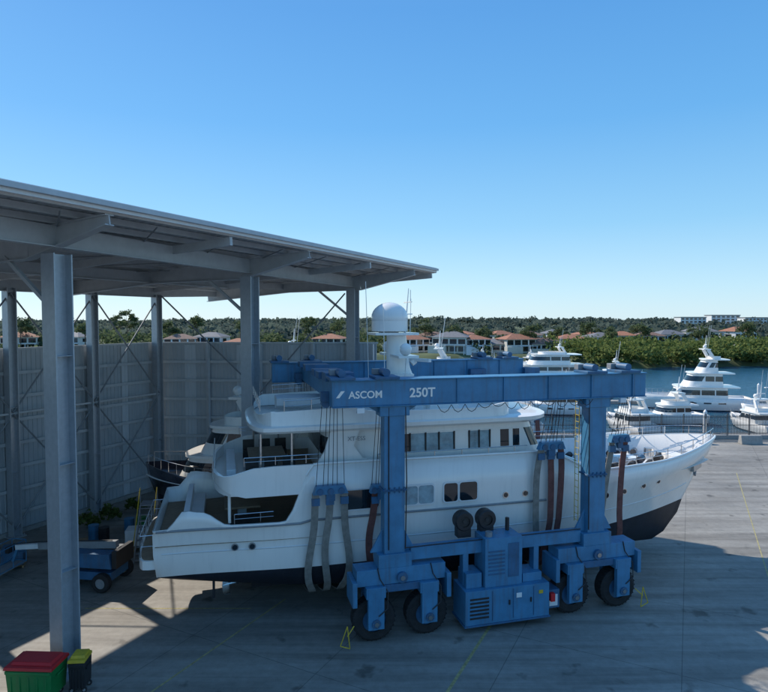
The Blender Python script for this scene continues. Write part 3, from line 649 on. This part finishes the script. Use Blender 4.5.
for p in ([(9.9,NN-.33,3.7),(9.95,NN-.33,6.5),(9.9,NN-.33,9.5)],[(9.2,NN-.32,3.7),(9.2,NN-.32,9.5)],[(18.4,NN-.33,3.7),(18.35,NN-.33,9.5)],[(9.9,NN-.3,3.72),(12,NN-.35,3.76),(14,NN-.3,3.74),(18,NN-.3,3.76)]): b.path(p,.025,BLACK)
for q in (8.6,10.85,17.6,20.0):
    b.path([(q+.1,NN-.68,1.2),(q+.45,NN-.72,1.5),(q+.5,NN-.6,2.1),(q+.2,NN-.45,2.6),(q+.1,NN-.44,3.05)],.022,BLACK)
for i in range(12):
    x=11.2+i*.6; dd=U(.15,.33); b.path([(x,NN-.5,9.55),(x+.15,NN-.5,9.55-dd*.75),(x+.3,NN-.5,9.55-dd),(x+.45,NN-.5,9.55-dd*.75),(x+.6,NN-.5,9.55)],.014,BLACK,5)
for x in (8.0,19.9): b.box((x,NN-.5,9.45),(.3,.16,.2),WHITE2)
b.build('reels_and_guards',T)
b=MB()
groups=[(7.1,5.85,(-.62,-.02,.6),(STRAP,STRAP,STRAP),1.5),(9.25,5.75,(-.2,.35),(MAROON,STRAP),.9),(17.45,7.15,(-.5,.0,.5),(STRAP,MAROON,MAROON),1.35),(21.1,7.3,(-.38,.34),(STRAP,MAROON),1.1)]
for s0,zb,offs,ms,wb in groups:
    hb=min(3.98,max(Bs(s0/LEN),Bw(s0/LEN))+.22)
    for sg in (-1,1):
        yb=sg*4.2
        b.box((s0,yb,zb+.05),(wb,.3,.35),BLUE,top=(.8,1)); b.box((s0,yb,zb-.25),(wb*.25,.24,.35),DBLUE)
        for k in (-.4,-.2,-.07,.07,.2,.4): b.tube((s0+k*wb,yb,zb+.2),(s0+k*wb*.7,sg*(4.75),9.6),.014,DARK,5)
        for k in (-.3,0,.3): b.tube((s0+k*wb,yb-.2*1,zb),(s0+k*wb,yb+.2,zb),.14,DBLUE,12)
        for oi,(of,m) in enumerate(zip(offs,ms)):
            kx=hb/3.98; ctl=[(4.2,zb-.1),(3.98*kx*.35+4.15*.65,zb-1.3),(3.98*kx,3.6),(3.85*kx,2.6),(3.6*kx,1.75),(3.2*kx,1.15),(1.9*kx,.72),(0,.42)]
            P=[]; tot=len(ctl)-1
            for j in range(33):
                t=j/32*tot; i=min(tot-1,int(t)); ff=t-i
                n_=ctl[i][0]*(1-ff)+ctl[i+1][0]*ff; z=ctl[i][1]*(1-ff)+ctl[i+1][1]*ff
                bulge=math.sin(min(1,t/5)*math.pi); sp=of*(1+.35*bulge)+.16*math.sin(t*.9+oi*1.7+s0)*bulge
                P.append((s0+sp,sg*n_,z))
            b.ribbon(P,.3,m)
            b.box((s0+of,sg*4.2,zb-.45),(.34,.14,.3),DBLUE)
b.build('slings',T)
text('capacity_lettering','250T',T,(10.05,NN-.375,9.9),.52,WHITE)
text('maker_lettering','ASCOM',T,(7.55,NN-.375,9.92),.4,WHITE,off=.008)
b=MB(); b.add([(7.05,NN-.374,9.95),(7.25,NN-.374,10.22),(7.4,NN-.374,10.22),(7.18,NN-.374,9.95)],[(0,3,2,1)],WHITE); b.build('logo',T)

# ------------------------------------------------------------ generic boats
def boat(name,x,y,z,rz,L,hullm=WHITE,tiers=2,sc=1,mastk=1,fwd=0):
    e=empty(name,(x,y,z),rz); bm=.15*L+ .55; fb=.075*L+.55
    def hb(u,k=1): return max(.03,bm*(.9+.1*sm(0,.3,u)) if u<.45 else bm*(1-((u-.45)/.55)**(2.3*k))**.9) if u<.999 else .03
    rs=[]
    for i in range(31):
        u=i/30; w_=hb(u); w2=hb(u,.75)*.9; zt=fb*(1+.35*u*u)
        r=[(u*L-L/2,-w_,zt),(u*L*.985-L/2,-w_*.9-w2*.05,zt*.55),(u*L*.95-L/2,-w2,.15),(u*L*.93-L/2,-w2*.85,-.35),(u*L*.9-L/2,0,-.8)]
        rs.append(r+[(p[0],-p[1],p[2]) for p in r[:-1][::-1]])
    h=MB(); h.loft(rs,hullm,False,True,False,True,lambda k,c: BLACKH if c[2]<.05 else None)
    h.add([(r[0][0],r[0][1]*.97,fb*.82) for r in rs]+[(r[0][0],-r[0][1]*.97,fb*.82) for r in rs],[(i,i+1,32+i,31+i) for i in range(30)],WHITE2)
    if L>12:
        for sg in (-1,1):
            for q in (.3,.42,.54): h.bx((q-.5)*L-.03*L,(q-.5)*L+.03*L,sg*(hb(q)*.955)-.03,sg*(hb(q)*.955)+.03,fb*.62,fb*.78,GLASS)
    h.build('hull',e,sharp=40,solid=.05)
    s_=MB(); z0=fb*.85; x0,x1,w_=-L*.28+fwd,L*.2+fwd,bm*.78; th=(.045*L+1.25)*sc*.86
    for t in range(tiers):
        cu=[x0+(x1-x0)*q for q in (.1,.25,.27,.5,.52,.75)]
        rk=th*.55
        def rg(zz): 
            k=(zz-z0)/th; return at(outline(x0+.1*k,x1-rk*k,w_*(1-.06*k),w_*.9,w_*.25,.7,cuts=cu),zz)
        s_.loft([rg(z0),rg(z0+th*.42),rg(z0+th*.82),rg(z0+th)],WHITE,True,False,False,True,lambda k,c:GLASS if k==1 and not any(abs(c[0]-q)<.012*L for q in (x0+(x1-x0)*.26,x0+(x1-x0)*.51)) else None)
        ol=outline(x0-L*.09,x1-rk*.7,w_*1.06,w_*.9,w_*.2,.7); s_.loft([at(ol,z0+th),at(ol,z0+th+.16)],WHITE,True,True,True)
        z0+=th+.16; x0,x1,w_=x0+L*.04,x1-rk-L*.05,w_*.86
    oo=outline(x0,x1,w_,w_*.8,w_*.2,.7)
    s_.loft([[(a,b_*1,z0) for a,b_ in oo],[(a,b_*.97,z0+.5) for a,b_ in oo],[(a,b_*.9,z0+.5) for a,b_ in oo]],WHITE)
    for sg in (-1,1): s_.beam((x0,sg*w_*.85,z0),(x0+.9,sg*w_*.7,z0+1.5),.12,.5,WHITE)
    s_.box((x0+1,0,z0+1.55),(1.1,w_*1.5,.14),WHITE); s_.tube((x0+1,0,z0+1.6),(x0+.8,0,z0+1.6+1.7*mastk),.09,WHITE,8,.04); s_.box((x0+.9,0,z0+2.3),(.12,1.1,.12),WHITE); s_.sphere((x0+1.2,.5,z0+1.95),.3,WHITE,10,8)
    for q in (.35,-.4): s_.tube((x0+.7,q,z0+1.6),(x0+.2,q,z0+4.2*mastk),.02,WHITE,5)
    s_.build('superstructure',e,sharp=35)
    b_=MB(); 
    for sg in (-1,1):
        P=[(u*L-L/2,sg*hb(u)*.93,fb*(1+.35*u*u)+.6) for u in np.linspace(.55,.97,9)]; b_.path(P,.02,STEEL,5)
        for p in P: b_.tube(p,(p[0],p[1],p[2]-.6),.015,STEEL,5)
    b_.build('bow_rail',e); return e
bo=boat('cabin_cruiser',-8.7,36.0,2.15,R(170),12.5,NAVY,2,1.0,1,1.2)
b=MB(); 
for x in (-3.5,0,3): 
    for sg in (-1,1): b.tube((x,sg*1.6,-2.15),(x,sg*1.3,-.3),.06,YEL); b.tube((x-.4,sg*1.9,-2.13),(x,sg*1.5,-1),.04,YEL)
    b.bx(x-.3,x+.3,-.3,.3,-2.148,-.75,WOOD)
b.build('cradle',bo)
M=[('yacht',50.5,98,-1.5,R(170),18,3),('yacht',60,88,-1.5,R(176),14,1),('yacht',40,84,-1.5,R(185),10,1),('yacht',26,93,-1.5,R(175),13,1),('yacht',43,116,-1.5,R(165),14,2),
 ('yacht',36,138,-1.5,R(178),27,2),('yacht',4,75,-1.5,R(172),24,3),('yacht',-14.5,78,-1.5,R(160),25,3),('yacht',78,100,-1.5,R(170),18,2),('yacht',32,78,-1.5,R(100),10,1),('yacht',49,79,-1.5,R(95),9,1),('yacht',18,80,-1.5,R(92),11,1),
 ('yacht',78,82,-1.5,R(178),12,1),('yacht',22,110,-1.5,R(5),13,2),('yacht',-40,90,-1.5,R(170),18,2),('yacht',30,194,-1.5,R(175),12,1),('yacht',48,190,-1.5,R(5),10,1),('yacht',100,90,-1.5,R(175),16,2)]
for n_,x,y,z,rz,L_,t in M: boat(n_,x,y,z,rz,L_,WHITE,t,1.15 if t==3 else 1,1.3)
e=empty('pontoon',(0,0,0)); b=MB()
for y in (73,104): b.bx(10,125,y-1,y+1,-1.8,-1.0,CONCB)
for x in range(14,124,13):
    for y in (73,104): b.tube((x,y+1.2,-3),(x,y+1.2,1.6),.22,WHITE2,10); b.tube((x,y+1.2,1.6),(x,y+1.2,1.9),.23,WHITE2,10,.02)
b.build('pontoon_decks',e)

# ------------------------------------------------------------ fence along the quay
b=MB(); y=65.2
FEN=mat('fence_steel',(.06,.065,.07),.6,var=.2)
for x in np.arange(4,120,.16): b.bx(x-.025,x+.025,y-.02,y+.02,.45,2.6,FEN)
for x in np.arange(4,120,2.4): b.bx(x-.05,x+.05,y-.055,y+.055,.4,2.75,FEN)
for z in (.6,1.5,2.4): b.bx(4,120,y+.022,y+.06,z-.03,z+.03,FEN)
b.bx(4,120,y-.2,y+.2,.001,.4,CONCB)
b.build('security_fence')
for x in (33,38.5,46,55): 
    b=MB(); b.box((0,0,.45),(2.2,.8,.9),CONCB,top=(1,.5)); b.build('concrete_barrier',None,(x,62.5,0.001),U(-.1,.1),bevel=.04)
for x in (24,43,62,84):
    b=MB(); b.tube((0,0,0),(0,0,5.5),.08,GREY,8,.05); b.beam((0,0,5.4),(-.9,-.3,5.6),.1,.08,GREY); b.box((-1.0,-.3,5.6),(.5,.25,.1),WHITE2); b.build('street_lamp',None,(x,65.75,0),0)

# ------------------------------------------------------------ bins
def bin_(x,y,rz,w_,d_,h_,body,lid):
    b=MB(); b.box((0,0,h_*.5+.12),(w_*.92,d_*.9,h_-.15),body,top=(1.09,1.1)); b.box((0,0,h_+.11),(w_*1.06,d_*1.08,.1),lid,top=(.97,.95)); b.box((0,.05,h_+.2),(w_*.9,d_*.8,.09),lid,top=(.9,.85))
    b.box((0,-d_*.52,h_-.02),(w_*.98,.05,.1),body)
    for i in range(5): xx=-w_*.38+i*w_*.19; b.box((xx,-d_*.47,h_*.5),(.04,.06,h_*.7),body)
    for sx in (-1,1):
        for sy in (-1,1): b.wheel((sx*w_*.38,sy*d_*.33,.1),.1,.06,RUBBER,GREY)
        b.tube((sx*w_*.52,-.2,h_*.8),(sx*w_*.52,.2,h_*.8),.03,body)
    return b.build('waste_bin',None,(x,y,0.0),rz,bevel=.025)
bin_(-11.95,20.15,R(-3),1.6,1.0,1.15,GREEN,RED); bin_(-10.7,20.6,R(5),.55,.65,1.05,BLACK,YEL)

# ------------------------------------------------------------ boom lift
b=MB()
b.bx(-1.3,1.3,-.75,.75,.45,.85,DBLUE)
for x in (-.95,.95):
    for y in (-.95,.95): b.wheel((x,y,.45),.45,.34,RUBBER,GREY)
    b.bx(x-.08,x+.08,-.9,.9,.38,.5,BLACK)
b.tube((0,0,.85),(0,0,1.05),.5,BLACK,16); b.bx(-.9,1.35,-.8,-.15,1.05,1.75,DBLUE,top=(.9,1)); b.bx(-.9,1.35,.2,.8,1.05,1.7,GREY); b.bx(1.36,1.6,-.75,.75,1.06,1.9,BLACK)
b.beam((1.2,0,2.0),(-3.0,0,1.7),.28,.34,GREY); b.beam((-2.6,0,1.72),(-4.3,0,1.55),.2,.24,WHITE2); b.beam((-4.2,0,1.6),(-4.5,0,.8),.12,.14,BLUE)
b.path([(1.0,-.1,2.2),(-1,-.16,2.1),(-3,-.16,1.95),(-4.2,-.12,1.75)],.03,BLACK)
for z in (.5,1.0,1.6):
    for y in (-.9,.9): b.tube((-5.3,y,z),(-4.5,y,z),.025,BLUE)
    for x in (-5.3,-4.5): b.tube((x,-.9,z),(x,.9,z),.025,BLUE)
for x in (-5.3,-4.5):
    for y in (-.9,0,.9): b.tube((x,y,.45),(x,y,1.6),.025,BLUE)
b.bx(-5.3,-4.5,-.9,.9,.42,.48,GREY); b.bx(-4.7,-4.5,-.3,.3,1.3,1.6,BLACK)
b.build('boom_lift',None,(-14.3,29.2,0),R(-8),bevel=.02)
def drum(x,y,m):
    b=MB(); b.tube((0,0,0),(0,0,.88),.29,m,18)
    for z in (.02,.3,.58,.86): b.tube((0,0,z-.015),(0,0,z+.015),.305,m,18)
    b.build('steel_drum',None,(x,y,.001))
for x,y,m in ((-15.6,36.2,BLUE),(-15,36.5,GREEN),(-16.4,34.6,BLACK),(-17.2,35,BLUE)): drum(x,y,m)
def pallet(x,y,rz,load=None,k=1):
    b=MB()
    for j in range(k):
        z=j*.15
        for i in range(6): b.box((0,-.5+i*.2,z+.13),(1.2,.12,.02),WOOD)
        for i in (-.5,0,.5): b.box((i,0,z+.06),(.1,1.1,.11),WOOD)
    if load: b.box((0,0,k*.15+.45),(1.0,.9,.88),load)
    b.build('pallet_stack',None,(x,y,.001),rz)
pallet(-18.2,33.2,.4,GREY,1); pallet(-16.8,32.2,.5,None,6); pallet(-14.1,33.6,.2,WHITE2,2); pallet(-19.6,31.2,.4,DBLUE,1)
for x,y in ((-17.9,38.2),(-18.6,36.8),(-17.0,39.9)):
    leaves('shrub',[(x,y,.45,.5,.55),(x+.4,y+.3,.3,.4,.4)],160,.18,F_MANG)
b=MB()
for sx in (-.45,.45): b.beam((sx,0,0),(sx,1.8,2.6),.06,.12,GREY); b.tube((sx,0,1.0),(sx,1.8,3.6),.025,YEL); b.tube((sx,1.8,0),(sx,1.8,3.6),.03,GREY)
for i in range(9): b.box((0,i*.2+.1,i*.29+.15),(.86,.22,.03),GREY)
b.box((0,2.2,2.6),(1.0,.9,.05),GREY); b.build('access_stairs',None,(-12.9,31.5,.001),R(10))
